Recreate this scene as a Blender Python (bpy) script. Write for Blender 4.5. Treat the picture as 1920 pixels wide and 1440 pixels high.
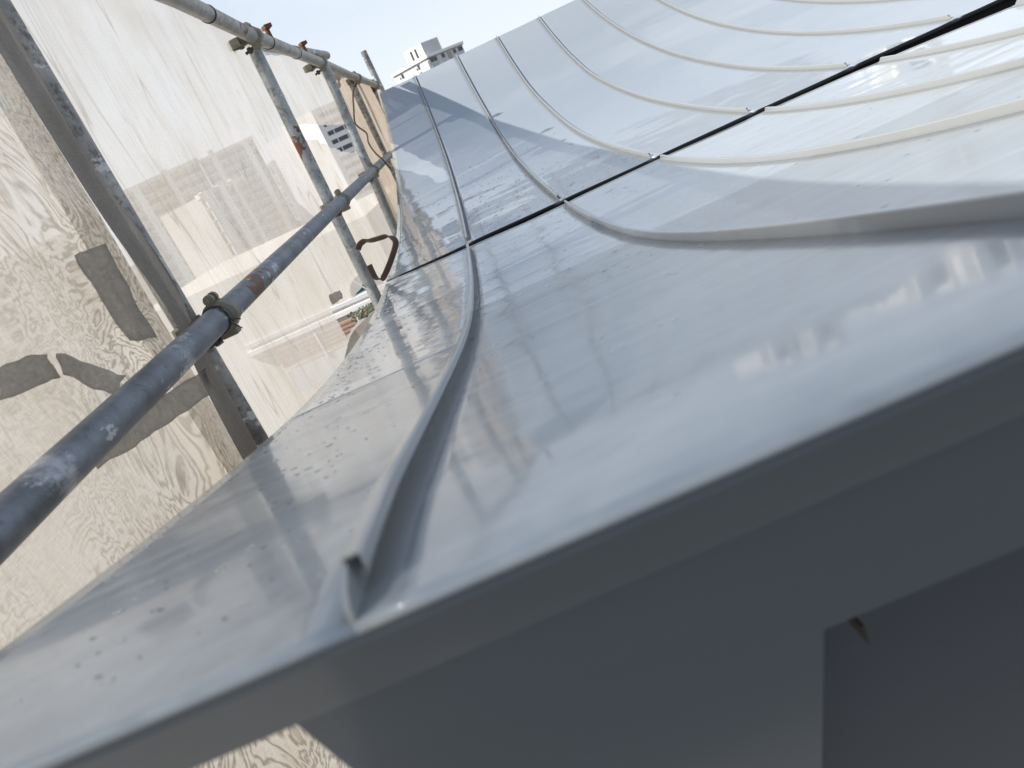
import bpy, bmesh, math, random
from mathutils import Vector, Matrix, noise
from mathutils.geometry import delaunay_2d_cdt

random.seed(7)
scene = bpy.context.scene
for o in list(bpy.data.objects):
    bpy.data.objects.remove(o)

# ---------------------------------------------------------------- camera
R = [[0.91127307, -0.08724099, -0.40245546],      # right
     [-0.40782161, -0.32675176, -0.85259300],     # down
     [-0.05712197, 0.94107508, -0.33333884]]      # forward
FPX = 1448.17
cd = bpy.data.cameras.new('camera')
cam = bpy.data.objects.new('camera', cd)
scene.collection.objects.link(cam)
cam.matrix_world = Matrix(((R[0][0], -R[1][0], -R[2][0], 0),
                           (R[0][1], -R[1][1], -R[2][1], 0),
                           (R[0][2], -R[1][2], -R[2][2], 0),
                           (0, 0, 0, 1)))
cd.sensor_width = 36
cd.lens = 36 * FPX / 1920
cd.clip_start = 0.02
cd.clip_end = 6000
cd.dof.use_dof = True
cd.dof.focus_distance = 1.9
cd.dof.aperture_fstop = 9.5
scene.camera = cam

# ---------------------------------------------------------------- light
SUN = Vector((-1.09, -0.30, 1.0)).normalized()     # towards the sun
elev = math.asin(SUN.z)
world = bpy.data.worlds.new('World')
scene.world = world
world.use_nodes = True
wn, wl = world.node_tree.nodes, world.node_tree.links
wn.clear()
wo = wn.new('ShaderNodeOutputWorld')
bg = wn.new('ShaderNodeBackground')
sky = wn.new('ShaderNodeTexSky')
sky.sky_type = 'NISHITA'
sky.sun_disc = False
sky.sun_elevation = elev
sky.sun_rotation = math.atan2(SUN.x, SUN.y)
sky.dust_density = 1.2
sky.air_density = 1.0
tc = wn.new('ShaderNodeTexCoord')
mp = wn.new('ShaderNodeMapping')
mp.inputs['Scale'].default_value = (1, 1, 2.2)
cn = wn.new('ShaderNodeTexNoise')
cn.inputs['Scale'].default_value = 3.2
cn.inputs['Detail'].default_value = 7
cn.inputs['Roughness'].default_value = 0.52
cr = wn.new('ShaderNodeValToRGB')
cr.color_ramp.elements[0].position = 0.44
cr.color_ramp.elements[0].color = (0.10, 0.10, 0.10, 1)
cr.color_ramp.elements[1].position = 0.68
cr.color_ramp.elements[1].color = (0.97, 0.97, 0.97, 1)
mx = wn.new('ShaderNodeMix')
mx.data_type = 'RGBA'
mx.inputs['B'].default_value = (7.4, 8.0, 8.9, 1)
wl.new(tc.outputs['Generated'], mp.inputs['Vector'])
wl.new(mp.outputs['Vector'], cn.inputs['Vector'])
wl.new(cn.outputs['Fac'], cr.inputs['Fac'])
sz = wn.new('ShaderNodeSeparateXYZ')
wl.new(tc.outputs['Generated'], sz.inputs['Vector'])
hz = wn.new('ShaderNodeMapRange')
hz.inputs['From Min'].default_value = 0.05
hz.inputs['From Max'].default_value = 0.55
hz.inputs['To Min'].default_value = 1.0
hz.inputs['To Max'].default_value = 0.0
wl.new(sz.outputs['Z'], hz.inputs['Value'])
mxf = wn.new('ShaderNodeMix')
mxf.data_type = 'FLOAT'
mxf.inputs['B'].default_value = 0.93
wl.new(hz.outputs['Result'], mxf.inputs['Factor'])
wl.new(cr.outputs['Color'], mxf.inputs['A'])
wl.new(mxf.outputs['Result'], mx.inputs['Factor'])
wl.new(sky.outputs['Color'], mx.inputs['A'])
wl.new(mx.outputs['Result'], bg.inputs['Color'])
bg.inputs['Strength'].default_value = 0.10
wl.new(bg.outputs['Background'], wo.inputs['Surface'])

sd = bpy.data.lights.new('sun', 'SUN')
sd.energy = 5.0
sd.angle = math.radians(0.5)
sd.color = (1.0, 0.94, 0.86)
sun = bpy.data.objects.new('sun', sd)
scene.collection.objects.link(sun)
sun.rotation_euler = SUN.to_track_quat('Z', 'Y').to_euler()

vs = scene.view_settings
vs.view_transform = 'Standard'
vs.look = 'None'
vs.exposure = 0.3
vs.gamma = 1
vs.use_curve_mapping = False

# ---------------------------------------------------------------- helpers
COL = scene.collection


def ray(px, py):
    a, b = (px - 960) / FPX, (py - 720) / FPX
    return Vector((a * R[0][i] + b * R[1][i] + R[2][i] for i in range(3)))


def on_x(q, X):
    d = ray(*q)
    return d * (X / d.x)


def on_y(q, Y):
    d = ray(*q)
    return d * (Y / d.y)


def on_line(q, a, b):            # vertical plane X = a + b*Y
    d = ray(*q)
    return d * (a / (d.x - b * d.y))


def at_dist(q, D):               # horizontal distance D
    d = ray(*q)
    return d * (D / math.hypot(d.x, d.y))


def interp(x, xs, ys):
    if x <= xs[0]:
        return ys[0]
    for i in range(1, len(xs)):
        if x <= xs[i]:
            t = (x - xs[i - 1]) / (xs[i] - xs[i - 1])
            return ys[i - 1] * (1 - t) + ys[i] * t
    return ys[-1]


def tag(o, label=None, cat=None, group=None, kind=None):
    if label:
        o['label'] = label
    if cat:
        o['category'] = cat
    if group:
        o['group'] = group
    if kind:
        o['kind'] = kind
    return o


def empty(name, loc=(0, 0, 0)):
    o = bpy.data.objects.new(name, None)
    o.empty_display_size = 0.05
    COL.objects.link(o)
    o.location = loc
    return o


class MB:
    def __init__(self):
        self.v, self.f = [], []

    def add(self, vs_, fs_):
        n = len(self.v)
        self.v += [tuple(v) for v in vs_]
        self.f += [tuple(i + n for i in f) for f in fs_]
        return self

    def box(self, c, s, M=None):
        hx, hy, hz = s[0] / 2, s[1] / 2, s[2] / 2
        P = [Vector((x, y, z)) for x in (-hx, hx) for y in (-hy, hy) for z in (-hz, hz)]
        P = [(M @ p if M else p) + Vector(c) for p in P]
        return self.add(P, [(0, 1, 3, 2), (4, 6, 7, 5), (0, 4, 5, 1), (2, 3, 7, 6), (0, 2, 6, 4), (1, 5, 7, 3)])

    def hexa(self, P):           # 4 bottom + 4 top
        return self.add(P, [(3, 2, 1, 0), (4, 5, 6, 7), (0, 1, 5, 4), (1, 2, 6, 5), (2, 3, 7, 6), (3, 0, 4, 7)])

    def tube(self, pts, r, n=16, cap=True, hollow=0, rf=None):
        pts = [Vector(p) for p in pts]
        rings = []
        up = None
        for i, p in enumerate(pts):
            t = (pts[min(i + 1, len(pts) - 1)] - pts[max(i - 1, 0)]).normalized()
            if up is None:
                up = t.orthogonal().normalized()
            up = (up - t * up.dot(t)).normalized()
            w = t.cross(up)
            rr = rf(i) if rf else r
            rings.append([p + (up * math.cos(2 * math.pi * k / n) + w * math.sin(2 * math.pi * k / n)) * rr for k in range(n)])
        V = [v for rg in rings for v in rg]
        F = []
        for i in range(len(pts) - 1):
            for k in range(n):
                a, b = i * n + k, i * n + (k + 1) % n
                F.append((a, b, b + n, a + n))
        base = len(V)
        if cap and not hollow:
            F.append(tuple(reversed(range(n))))
            F.append(tuple(range(base - n, base)))
        if hollow:               # open tube with a wall: rings at both ends, short bore
            for end, inw in ((0, 1), (len(pts) - 1, -1)):
                c = pts[end]
                nb = pts[end + inw]
                t = (nb - c).normalized()
                m = len(V)
                rg = rings[end]
                V += [c + (p - c) * hollow for p in rg]
                V += [c + (p - c) * hollow + t * 0.12 for p in rg]
                o0 = end * n
                for k in range(n):
                    k2 = (k + 1) % n
                    q1 = (o0 + k, o0 + k2, m + k2, m + k)
                    q2 = (m + k, m + k2, m + n + k2, m + n + k)
                    F.append(q1 if inw < 0 else q1[::-1])
                    F.append(q2 if inw < 0 else q2[::-1])
                F.append(tuple(range(m + n, m + 2 * n)))
        return self.add(V, F)

    def build(self, name, mat, parent=None, smooth=False, auto=None):
        me = bpy.data.meshes.new(name)
        me.from_pydata(self.v, [], self.f)
        me.update()
        o = bpy.data.objects.new(name, me)
        COL.objects.link(o)
        if mat:
            me.materials.append(mat)
        if smooth:
            for p in me.polygons:
                p.use_smooth = True
            if auto is not None:
                me.set_sharp_from_angle(angle=math.radians(auto))
        if parent:
            o.parent = parent
            o.matrix_parent_inverse = Matrix.Translation(-Vector(parent.location))
        return o


def recalc(o):
    bm = bmesh.new()
    bm.from_mesh(o.data)
    bmesh.ops.recalc_face_normals(bm, faces=bm.faces)
    bm.to_mesh(o.data)
    bm.free()
    return o


# ---------------------------------------------------------------- materials
def mat(name):
    m = bpy.data.materials.new(name)
    m.use_nodes = True
    nt = m.node_tree
    nt.nodes.clear()
    out = nt.nodes.new('ShaderNodeOutputMaterial')
    return m, nt, out


def N(nt, typ, **kw):
    n = nt.nodes.new('ShaderNode' + typ)
    for k, v in kw.items():
        if k in n.inputs:
            n.inputs[k].default_value = v
        else:
            setattr(n, k, v)
    return n


def L(nt, a, b):
    nt.links.new(a, b)


def noise_tex(nt, scale, detail=4, rough=0.5, stretch=(1, 1, 1), rot=(0, 0, 0), dist=0.0):
    t = N(nt, 'TexCoord')
    m = N(nt, 'Mapping')
    m.inputs['Scale'].default_value = stretch
    m.inputs['Rotation'].default_value = rot
    n = N(nt, 'TexNoise')
    n.inputs['Scale'].default_value = scale
    n.inputs['Detail'].default_value = detail
    n.inputs['Roughness'].default_value = rough
    n.inputs['Distortion'].default_value = dist
    L(nt, t.outputs['Object'], m.inputs['Vector'])
    L(nt, m.outputs['Vector'], n.inputs['Vector'])
    return n


def ramp(nt, src, stops):
    r = N(nt, 'ValToRGB')
    e = r.color_ramp.elements
    while len(e) < len(stops):
        e.new(0.5)
    for el, (p, c) in zip(e, stops):
        el.position = p
        el.color = (*c, 1) if isinstance(c, tuple) else (c, c, c, 1)
    L(nt, src, r.inputs['Fac'])
    return r


def math_node(nt, op, a, b=None):
    m = N(nt, 'Math', operation=op)
    for i, x in enumerate((a, b)):
        if x is None:
            continue
        if isinstance(x, (int, float)):
            m.inputs[i].default_value = x
        else:
            L(nt, x, m.inputs[i])
    return m.outputs[0]


def mixc(nt, fac, a, b, mode='MIX'):
    m = N(nt, 'Mix', data_type='RGBA', blend_type=mode)
    for s, x in (('Factor', fac), ('A', a), ('B', b)):
        if isinstance(x, (int, float)):
            m.inputs[s].default_value = x if s == 'Factor' else (x, x, x, 1)
        elif isinstance(x, tuple):
            m.inputs[s].default_value = (*x, 1)
        else:
            L(nt, x, m.inputs[s])
    return m.outputs['Result']


def paint_material(name, base, waves, streak, rough=0.3, coat_rough=0.03, coat=1.0, film=False):
    m, nt, out = mat(name)
    p = N(nt, 'BsdfPrincipled')
    # film smears: long soft streaks across the panels
    s1 = noise_tex(nt, 5, 6, 0.6, stretch=(1.2, 9, 1), rot=(0, 0, math.radians(-5)))
    s2 = noise_tex(nt, 30, 4, 0.6, stretch=(0.7, 10, 1), rot=(0, 0, math.radians(4)))
    s3 = noise_tex(nt, 3.0, 3, 0.5)
    a = ramp(nt, s1.outputs['Fac'], [(0.42, 0.0), (0.68, 1.0)]).outputs['Color']
    b = ramp(nt, s2.outputs['Fac'], [(0.5, 0.0), (0.75, 1.0)]).outputs['Color']
    tco = N(nt, 'TexCoord')
    sep = N(nt, 'SeparateXYZ')
    L(nt, tco.outputs['Object'], sep.inputs['Vector'])
    my = N(nt, 'MapRange')
    my.inputs['From Min'].default_value = 0.95
    my.inputs['From Max'].default_value = 1.30
    my.inputs['To Min'].default_value = streak
    my.inputs['To Max'].default_value = streak * 0.25
    L(nt, sep.outputs['Y'], my.inputs['Value'])
    ab = math_node(nt, 'MULTIPLY', math_node(nt, 'ADD', a, math_node(nt, 'MULTIPLY', b, 0.6)), my.outputs['Result'])
    c = mixc(nt, ab, base, tuple(min(1, x * 1.35 + 0.03) for x in base))
    c = mixc(nt, math_node(nt, 'MULTIPLY', s3.outputs['Fac'], 0.12), c, tuple(x * 0.8 for x in base))
    if film:                      # bare paint starts where the dull protective film ends
        wob = noise_tex(nt, 6, 3, 0.5)
        ye = math_node(nt, 'ADD', math_node(nt, 'MULTIPLY', math_node(nt, 'GREATER_THAN', sep.outputs['X'], X1), 0.29), 0.93)
        ye = math_node(nt, 'ADD', ye, math_node(nt, 'MULTIPLY', math_node(nt, 'SUBTRACT', wob.outputs['Fac'], 0.5), 0.03))
        bare = math_node(nt, 'GREATER_THAN', sep.outputs['Y'], ye)
        c = mixc(nt, bare, mixc(nt, 1.0, c, 1.0, 'MULTIPLY'), mixc(nt, 1.0, c, 1.48, 'MULTIPLY'))
        L(nt, math_node(nt, 'ADD', math_node(nt, 'MULTIPLY', bare, 0.32), 0.68), p.inputs['Coat Weight'])
    L(nt, c, p.inputs['Base Color'])
    p.inputs['Roughness'].default_value = rough
    p.inputs['Specular IOR Level'].default_value = 0.3
    p.inputs['Coat Weight'].default_value = coat
    p.inputs['Coat IOR'].default_value = 1.47
    cr_ = math_node(nt, 'ADD', math_node(nt, 'MULTIPLY', ab, 0.18), coat_rough)
    L(nt, cr_, p.inputs['Coat Roughness'])
    w1 = noise_tex(nt, 4.5, 2, 0.4, stretch=(1.0, 1.6, 1), dist=0.4)
    w2 = noise_tex(nt, 19, 2, 0.5, stretch=(1, 1.8, 1), dist=0.5)
    w3 = noise_tex(nt, 260, 2, 0.5)
    h = math_node(nt, 'ADD', math_node(nt, 'MULTIPLY', w1.outputs['Fac'], 0.007 * waves),
                  math_node(nt, 'MULTIPLY', w2.outputs['Fac'], 0.00045 * waves))
    mw = N(nt, 'MapRange')
    mw.inputs['From Min'].default_value = 0.35
    mw.inputs['From Max'].default_value = 1.1
    mw.inputs['To Min'].default_value = 0.22
    mw.inputs['To Max'].default_value = 1.0
    L(nt, sep.outputs['Y'], mw.inputs['Value'])
    h = math_node(nt, 'MULTIPLY', h, mw.outputs['Result'])
    h = math_node(nt, 'ADD', h, math_node(nt, 'MULTIPLY', w3.outputs['Fac'], 0.00001))
    bp = N(nt, 'Bump')
    bp.inputs['Strength'].default_value = 1.0
    bp.inputs['Distance'].default_value = 1.0
    L(nt, h, bp.inputs['Height'])
    L(nt, bp.outputs['Normal'], p.inputs['Coat Normal'])
    L(nt, p.outputs['BSDF'], out.inputs['Surface'])
    return m


S, X1, W = 0.30, -0.0872, 0.2466
ROOF = (0.312, 0.352, 0.384)
M_roof_low = paint_material('roof_paint_filmed', ROOF, 0.5, 0.42, 0.3, 0.065, 1.0, True)
M_roof_up = paint_material('roof_paint_clean', ROOF, 0.26, 0.06, 0.3, 0.04)
M_seam = paint_material('seam_paint', (0.325, 0.340, 0.340), 0.0, 0.05, 0.35, 0.15)
M_dark = paint_material('shade_dark_paint', (0.104, 0.127, 0.148), 0.2, 0.05, 0.4, 0.12, 0.35)  # fascia and wall panels: shade under the eave put into a darker colour
M_recess = paint_material('recess_shade_paint', (0.070, 0.084, 0.104), 0.0, 0.05, 0.5, 0.25, 0.1)  # recess panel: the same shade painted darker still


def simple(name, col, rough=0.6, metal=0.0, var=0.15, scale=12, bump=0.0):
    m, nt, out = mat(name)
    p = N(nt, 'BsdfPrincipled')
    n = noise_tex(nt, scale, 6, 0.6)
    c = mixc(nt, n.outputs['Fac'], tuple(x * (1 - var) for x in col), tuple(min(1, x * (1 + var)) for x in col))
    L(nt, c, p.inputs['Base Color'])
    p.inputs['Roughness'].default_value = rough
    p.inputs['Metallic'].default_value = metal
    if bump:
        b = N(nt, 'Bump')
        b.inputs['Strength'].default_value = 0.6
        b.inputs['Distance'].default_value = bump
        L(nt, n.outputs['Fac'], b.inputs['Height'])
        L(nt, b.outputs['Normal'], p.inputs['Normal'])
    L(nt, p.outputs['BSDF'], out.inputs['Surface'])
    return m


def tube_material(name, base, rust, splash, grime, spots=()):
    """weathered galvanised scaffold tube: zinc mottling, rust patches, splashes of render and dirt"""
    m, nt, out = mat(name)
    p = N(nt, 'BsdfPrincipled')
    n1 = noise_tex(nt, 14, 6, 0.65)
    n2 = noise_tex(nt, 90, 5, 0.7)
    nr = noise_tex(nt, 5.5, 5, 0.62)
    ns = noise_tex(nt, 17, 6, 0.68, stretch=(1, 0.9, 1.8))
    ng = noise_tex(nt, 38, 6, 0.75)
    c = mixc(nt, ramp(nt, n1.outputs['Fac'], [(0.3, 0.0), (0.7, 1.0)]).outputs['Color'],
             tuple(x * 0.45 for x in base), tuple(x * 1.45 for x in base))
    c = mixc(nt, math_node(nt, 'MULTIPLY', n2.outputs['Fac'], 0.5), c, tuple(x * 0.7 for x in base))
    fg = ramp(nt, ng.outputs['Fac'], [(0.62 - grime, 0.0), (0.70 - grime * 0.6, 1.0)]).outputs['Color']
    c = mixc(nt, math_node(nt, 'MULTIPLY', fg, 0.75), c, (0.045, 0.04, 0.036))
    fs = ramp(nt, ns.outputs['Fac'], [(0.66 - splash, 0.0), (0.70 - splash, 1.0)]).outputs['Color']
    c = mixc(nt, math_node(nt, 'MULTIPLY', fs, 0.75), c, (0.62, 0.62, 0.6))
    fr = ramp(nt, nr.outputs['Fac'], [(0.69 - rust, 0.0), (0.71 - rust, 1.0)]).outputs['Color']
    tco = N(nt, 'TexCoord')
    sep = N(nt, 'SeparateXYZ')
    L(nt, tco.outputs['Object'], sep.inputs['Vector'])
    for (axis, ctr, half, kind, thr) in spots:
        dd = math_node(nt, 'ABSOLUTE', math_node(nt, 'SUBTRACT', sep.outputs[axis], ctr))
        dd = math_node(nt, 'SUBTRACT', 1.0, math_node(nt, 'DIVIDE', dd, half))
        dd = math_node(nt, 'ADD', math_node(nt, 'MULTIPLY', dd, 0.5), math_node(nt, 'MULTIPLY', math_node(nt, 'SUBTRACT', (n1 if kind == 'rust' else ns).outputs['Fac'], 0.5), 2.0))
        dd = ramp(nt, dd, [(thr, 0.0), (thr + (0.06 if kind == 'rust' else 0.28), 1.0)]).outputs['Color']
        if kind == 'rust':
            fr = math_node(nt, 'MAXIMUM', fr, dd)
        else:
            c = mixc(nt, math_node(nt, 'MULTIPLY', dd, 0.7), c, (0.60, 0.61, 0.62))
    rustc = mixc(nt, n2.outputs['Fac'], (0.06, 0.024, 0.014), (0.20, 0.085, 0.04))
    c = mixc(nt, fr, c, rustc)
    L(nt, c, p.inputs['Base Color'])
    inv = math_node(nt, 'SUBTRACT', 1.0, math_node(nt, 'MAXIMUM', math_node(nt, 'MAXIMUM', fr, fs), fg))
    L(nt, math_node(nt, 'MULTIPLY', inv, 0.55), p.inputs['Metallic'])
    L(nt, math_node(nt, 'ADD', math_node(nt, 'MULTIPLY', n1.outputs['Fac'], 0.25), 0.36), p.inputs['Roughness'])
    b = N(nt, 'Bump')
    b.inputs['Strength'].default_value = 0.5
    b.inputs['Distance'].default_value = 0.002
    L(nt, math_node(nt, 'ADD', n2.outputs['Fac'], math_node(nt, 'MULTIPLY', fr, 0.7)), b.inputs['Height'])
    L(nt, b.outputs['Normal'], p.inputs['Normal'])
    L(nt, p.outputs['BSDF'], out.inputs['Surface'])
    return m


M_tube_mid = tube_material('galvanised_blue_grey', (0.215, 0.235, 0.262), 0.01, 0.04, 0.02, (('Y', 1.66, 0.13, 'rust', 0.30), ('Y', 1.83, 0.07, 'white', 0.38), ('Y', 1.19, 0.09, 'white', 0.42), ('Y', 0.78, 0.07, 'white', 0.32), ('Y', 2.3, 0.08, 'white', 0.45)))
M_tube_top = tube_material('galvanised_pale', (0.40, 0.385, 0.36), 0.0, 0.03, 0.05)
M_tube_post = tube_material('galvanised_grimy', (0.38, 0.40, 0.405), 0.02, 0.03, 0.09, (('Z', 0.12, 0.10, 'rust', 0.30),))
M_tube_plain = tube_material('galvanised_dark', (0.33, 0.345, 0.35), 0.02, 0.02, 0.09)
M_tube_rough = tube_material('mortar_crusted', (0.34, 0.33, 0.31), 0.0, 0.10, 0.12)
M_coupler = simple('coupler_steel', (0.20, 0.19, 0.145), 0.5, 0.3, 0.5, 60, 0.001)
M_bolt = simple('bolt_steel', (0.07, 0.06, 0.055), 0.5, 0.5, 0.5, 80, 0.001)
M_rust = simple('rusty_steel', (0.13, 0.055, 0.03), 0.8, 0.1, 0.5, 90, 0.001)
M_wire = simple('tie_wire', (0.05, 0.04, 0.035), 0.6, 0.4, 0.3, 60)
M_strap = simple('brown_strap', (0.09, 0.05, 0.033), 0.5, 0, 0.25, 40)
M_cable = simple('cable_brown', (0.11, 0.075, 0.055), 0.5, 0, 0.2, 40)
M_void = simple('gap_black', (0.012, 0.012, 0.014), 0.8)
M_white = simple('white_wall', (0.80, 0.79, 0.77), 0.8, 0, 0.04, 0.4)
M_offwhite = simple('cream_wall', (0.72, 0.68, 0.60), 0.8, 0, 0.06, 0.8)
M_grey_wall = simple('grey_wall', (0.36, 0.34, 0.32), 0.85, 0, 0.08, 0.15)
M_lgrey_wall = simple('light_grey_wall', (0.58, 0.58, 0.60), 0.85, 0, 0.06, 0.2)
M_glass = simple('window_glass', (0.045, 0.055, 0.07), 0.15, 0, 0.4, 0.6)
M_teal = simple('teal_glass', (0.02, 0.07, 0.085), 0.1, 0, 0.3, 3)
M_green = simple('pale_green_wall', (0.50, 0.56, 0.50), 0.8, 0, 0.05, 0.4)
M_terra = simple('terracotta_slat', (0.46, 0.29, 0.21), 0.7, 0, 0.15, 3)
M_slab = simple('haze_pale_wall', (0.52, 0.50, 0.48), 0.85, 0, 0.06, 0.15)  # far slabs: fading with distance put into a lighter wall colour
M_slab_win = simple('haze_pale_window', (0.20, 0.20, 0.21), 0.4, 0, 0.3, 0.4)  # their windows, lightened the same way to stand in for haze
M_ground = simple('ground_concrete', (0.15, 0.145, 0.135), 0.9, 0, 0.3, 0.05)
M_leaf = simple('leaf_green', (0.075, 0.105, 0.05), 0.5, 0, 0.5, 6)
M_stem = simple('stem_brown', (0.12, 0.08, 0.05), 0.8, 0, 0.2, 6)


def net_material(name, col, trans, moire, crease, dense=0.0):
    """woven mesh: partly see-through, glowing where the sun is behind it; crossing layers make moire bands"""
    m, nt, out = mat(name)
    tco = N(nt, 'TexCoord')
    sep = N(nt, 'SeparateXYZ')
    L(nt, tco.outputs['Object'], sep.inputs['Vector'])
    n1 = noise_tex(nt, 4.6, 5, 0.53, stretch=(1, 1, 0.8), dist=0.9)
    band = math_node(nt, 'SINE', math_node(nt, 'MULTIPLY', n1.outputs['Fac'], 165.0))
    band = math_node(nt, 'MULTIPLY', math_node(nt, 'ADD', band, 1.0), 0.5)
    band = math_node(nt, 'POWER', band, 2.0)
    nm = noise_tex(nt, 1.9, 3, 0.6)
    mask = ramp(nt, nm.outputs['Fac'], [(0.38, 0.0), (0.60, 1.0)]).outputs['Color']
    mz = N(nt, 'MapRange')
    mz.inputs['From Min'].default_value = 0.45
    mz.inputs['From Max'].default_value = -0.20
    mz.inputs['To Min'].default_value = 0.22
    mz.inputs['To Max'].default_value = 1.0
    L(nt, sep.outputs['Z'], mz.inputs['Value'])
    mo = math_node(nt, 'MULTIPLY', math_node(nt, 'MULTIPLY', band, mask), moire)
    mo = math_node(nt, 'MULTIPLY', mo, mz.outputs['Result'])
    # creases: thin lines where the sheet has been folded
    nc = noise_tex(nt, 2.2, 2, 0.5, stretch=(1, 3.0, 0.35), rot=(math.radians(17), 0, 0), dist=0.1)
    cre = math_node(nt, 'ABSOLUTE', math_node(nt, 'SUBTRACT', nc.outputs['Fac'], 0.5))
    cre = ramp(nt, cre, [(0.0, 0.9), (0.008, 0.0)]).outputs['Color']
    nc2 = noise_tex(nt, 5, 3, 0.5, stretch=(1, 4.0, 0.22), rot=(math.radians(-11), 0, 0))
    cre2 = math_node(nt, 'ABSOLUTE', math_node(nt, 'SUBTRACT', nc2.outputs['Fac'], 0.5))
    cre2 = ramp(nt, cre2, [(0.0, 0.45), (0.02, 0.0)]).outputs['Color']
    cr_ = math_node(nt, 'MULTIPLY', math_node(nt, 'MAXIMUM', cre, cre2), crease)
    # weave threads
    nw = noise_tex(nt, 420, 2, 0.6, stretch=(1, 0.12, 1))
    nw2 = noise_tex(nt, 420, 2, 0.6, stretch=(1, 1, 0.12))
    weave = math_node(nt, 'MULTIPLY', math_node(nt, 'ADD', nw.outputs['Fac'], nw2.outputs['Fac']), 0.5)
    nd = noise_tex(nt, 3.5, 5, 0.6)
    c = mixc(nt, ramp(nt, nd.outputs['Fac'], [(0.35, 0.0), (0.7, 1.0)]).outputs['Color'],
             col, tuple(x * y for x, y in zip(col, (0.86, 0.82, 0.76))))
    c = mixc(nt, math_node(nt, 'MINIMUM', math_node(nt, 'ADD', mo, cr_), 1.0), c, (0.24, 0.215, 0.18))
    dif = N(nt, 'BsdfDiffuse')
    trl = N(nt, 'BsdfTranslucent')
    tr = N(nt, 'BsdfTransparent')
    L(nt, c, dif.inputs['Color'])
    L(nt, c, trl.inputs['Color'])
    ms = N(nt, 'MixShader')
    ms.inputs['Fac'].default_value = 0.6
    L(nt, dif.outputs['BSDF'], ms.inputs[1])
    L(nt, trl.outputs['BSDF'], ms.inputs[2])
    fac = math_node(nt, 'ADD', math_node(nt, 'MULTIPLY', math_node(nt, 'SUBTRACT', weave, 0.5), 0.9), trans)
    fac = math_node(nt, 'SUBTRACT', fac, math_node(nt, 'MULTIPLY', math_node(nt, 'ADD', mo, cr_), 0.25))
    fac = math_node(nt, 'SUBTRACT', fac, math_node(nt, 'MULTIPLY', math_node(nt, 'SUBTRACT', nd.outputs['Fac'], 0.5), 0.25))
    fac = math_node(nt, 'MINIMUM', math_node(nt, 'MAXIMUM', fac, 0.0), 1.0)
    ms2 = N(nt, 'MixShader')
    L(nt, fac, ms2.inputs['Fac'])
    L(nt, ms.outputs['Shader'], ms2.inputs[1])
    L(nt, tr.outputs['BSDF'], ms2.inputs[2])
    L(nt, ms2.outputs['Shader'], out.inputs['Surface'])
    return m


NETC = (0.60, 0.582, 0.55)
M_net_moire = net_material('mesh_double', (0.545, 0.52, 0.48), 0.17, 1.0, 0.25)
M_net = net_material('mesh_single', NETC, 0.31, 0.08, 0.6)
M_net_pleat = net_material('mesh_pleated', (0.54, 0.47, 0.39), 0.12, 0.15, 0.5)
M_hem = net_material('mesh_hem_grey', (0.42, 0.41, 0.40), 0.14, 0.0, 0.4)
M_patch = net_material('mesh_patch_grey', (0.44, 0.43, 0.415), 0.25, 0.1, 0.1)
M_hem_brown = net_material('mesh_hem_brown', (0.30, 0.25, 0.20), 0.05, 0.0, 0.4)

# ---------------------------------------------------------------- the setting
g = MB().add([(-3000, -3000, -14), (3000, -3000, -14), (3000, 3000, -14), (-3000, 3000, -14)], [(0, 1, 2, 3)])
tag(g.build('ground', M_ground), kind='structure')

# ---------------------------------------------------------------- roof shape
PC = [5.757073614584976e-05, -0.0011247710691575845, 0.009121538797761604, -0.03820727065421646,
      0.08552792719488433, -0.04104045866751299, -0.20295823782958725, -0.07320828071239976]


def Fp(y):
    r = 0
    for c in PC:
        r = r * y + c
    return r


Y0, Y1, YB = 0.198, 5.335, 0.34


def F(y):                         # roof profile, flattening towards the eave
    if y >= YB:
        return Fp(y)
    t = YB - y
    return Fp(YB) + 0.206 * t - 0.5 * 0.086 / 0.14 * t * t


DXT = {0: ([0.2, 2.3, 3.7, 4.5, 4.8, 5.33], [0.0, -0.004, 0.003, 0.012, 0.018, 0.040]),
       1: ([0.2, 0.45, 1.0, 2.2, 3.3, 4.0, 5.3], [0.0, -0.004, 0.004, 0.007, 0.018, 0.028, 0.038]),
       2: ([0.2, 0.7, 1.2, 2.2, 3.4, 4.3, 5.3], [0.002, 0.003, -0.008, 0.001, 0.002, 0.018, 0.034]),
       3: ([0.2, 1.0, 1.5, 2.2, 3.3, 4.4, 5.3], [0.0, 0.0, -0.005, -0.008, -0.026, -0.014, 0.016]),
       4: ([0.2, 1.4, 2.2, 2.9, 4.2, 5.3], [0.0, 0.005, -0.006, -0.001, -0.026, 0.006]),
       5: ([0.2, 1.8, 2.3, 3.4, 4.3, 5.3], [0.0, 0.0, -0.004, 0.018, 0.012, -0.003]),
       6: ([0.2, 2.3, 3.2, 4.8, 5.3], [0.0, 0.01, 0.008, 0.009, 0.008])}


def seam_x(k, y):
    b = X1 - W if k == 0 else X1 + S * (k - 1)
    if k in DXT:
        xs, ys = DXT[k]
        b += (interp(y - 0.12, xs, ys) + interp(y, xs, ys) + interp(y + 0.12, xs, ys)) / 3
    return b


def gap_near(X):                  # far edge of the lower sheets
    return interp(X, [-0.36, -0.2, 0.1, 0.5, 0.9, 1.17, 1.42, 2.4], [2.222, 2.195, 2.155, 2.185, 2.165, 2.105, 2.03, 1.90])


GAP_FAR = 2.245                   # near edge of the upper sheets
NB = 9

roof = empty('metal_roof', (0, 2.7, -0.3))
tag(roof, 'pale grey standing seam metal roof curving up from the eave to the ridge', 'roof')


def smooth(a):
    return a * a * (3 - 2 * a)


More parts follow.
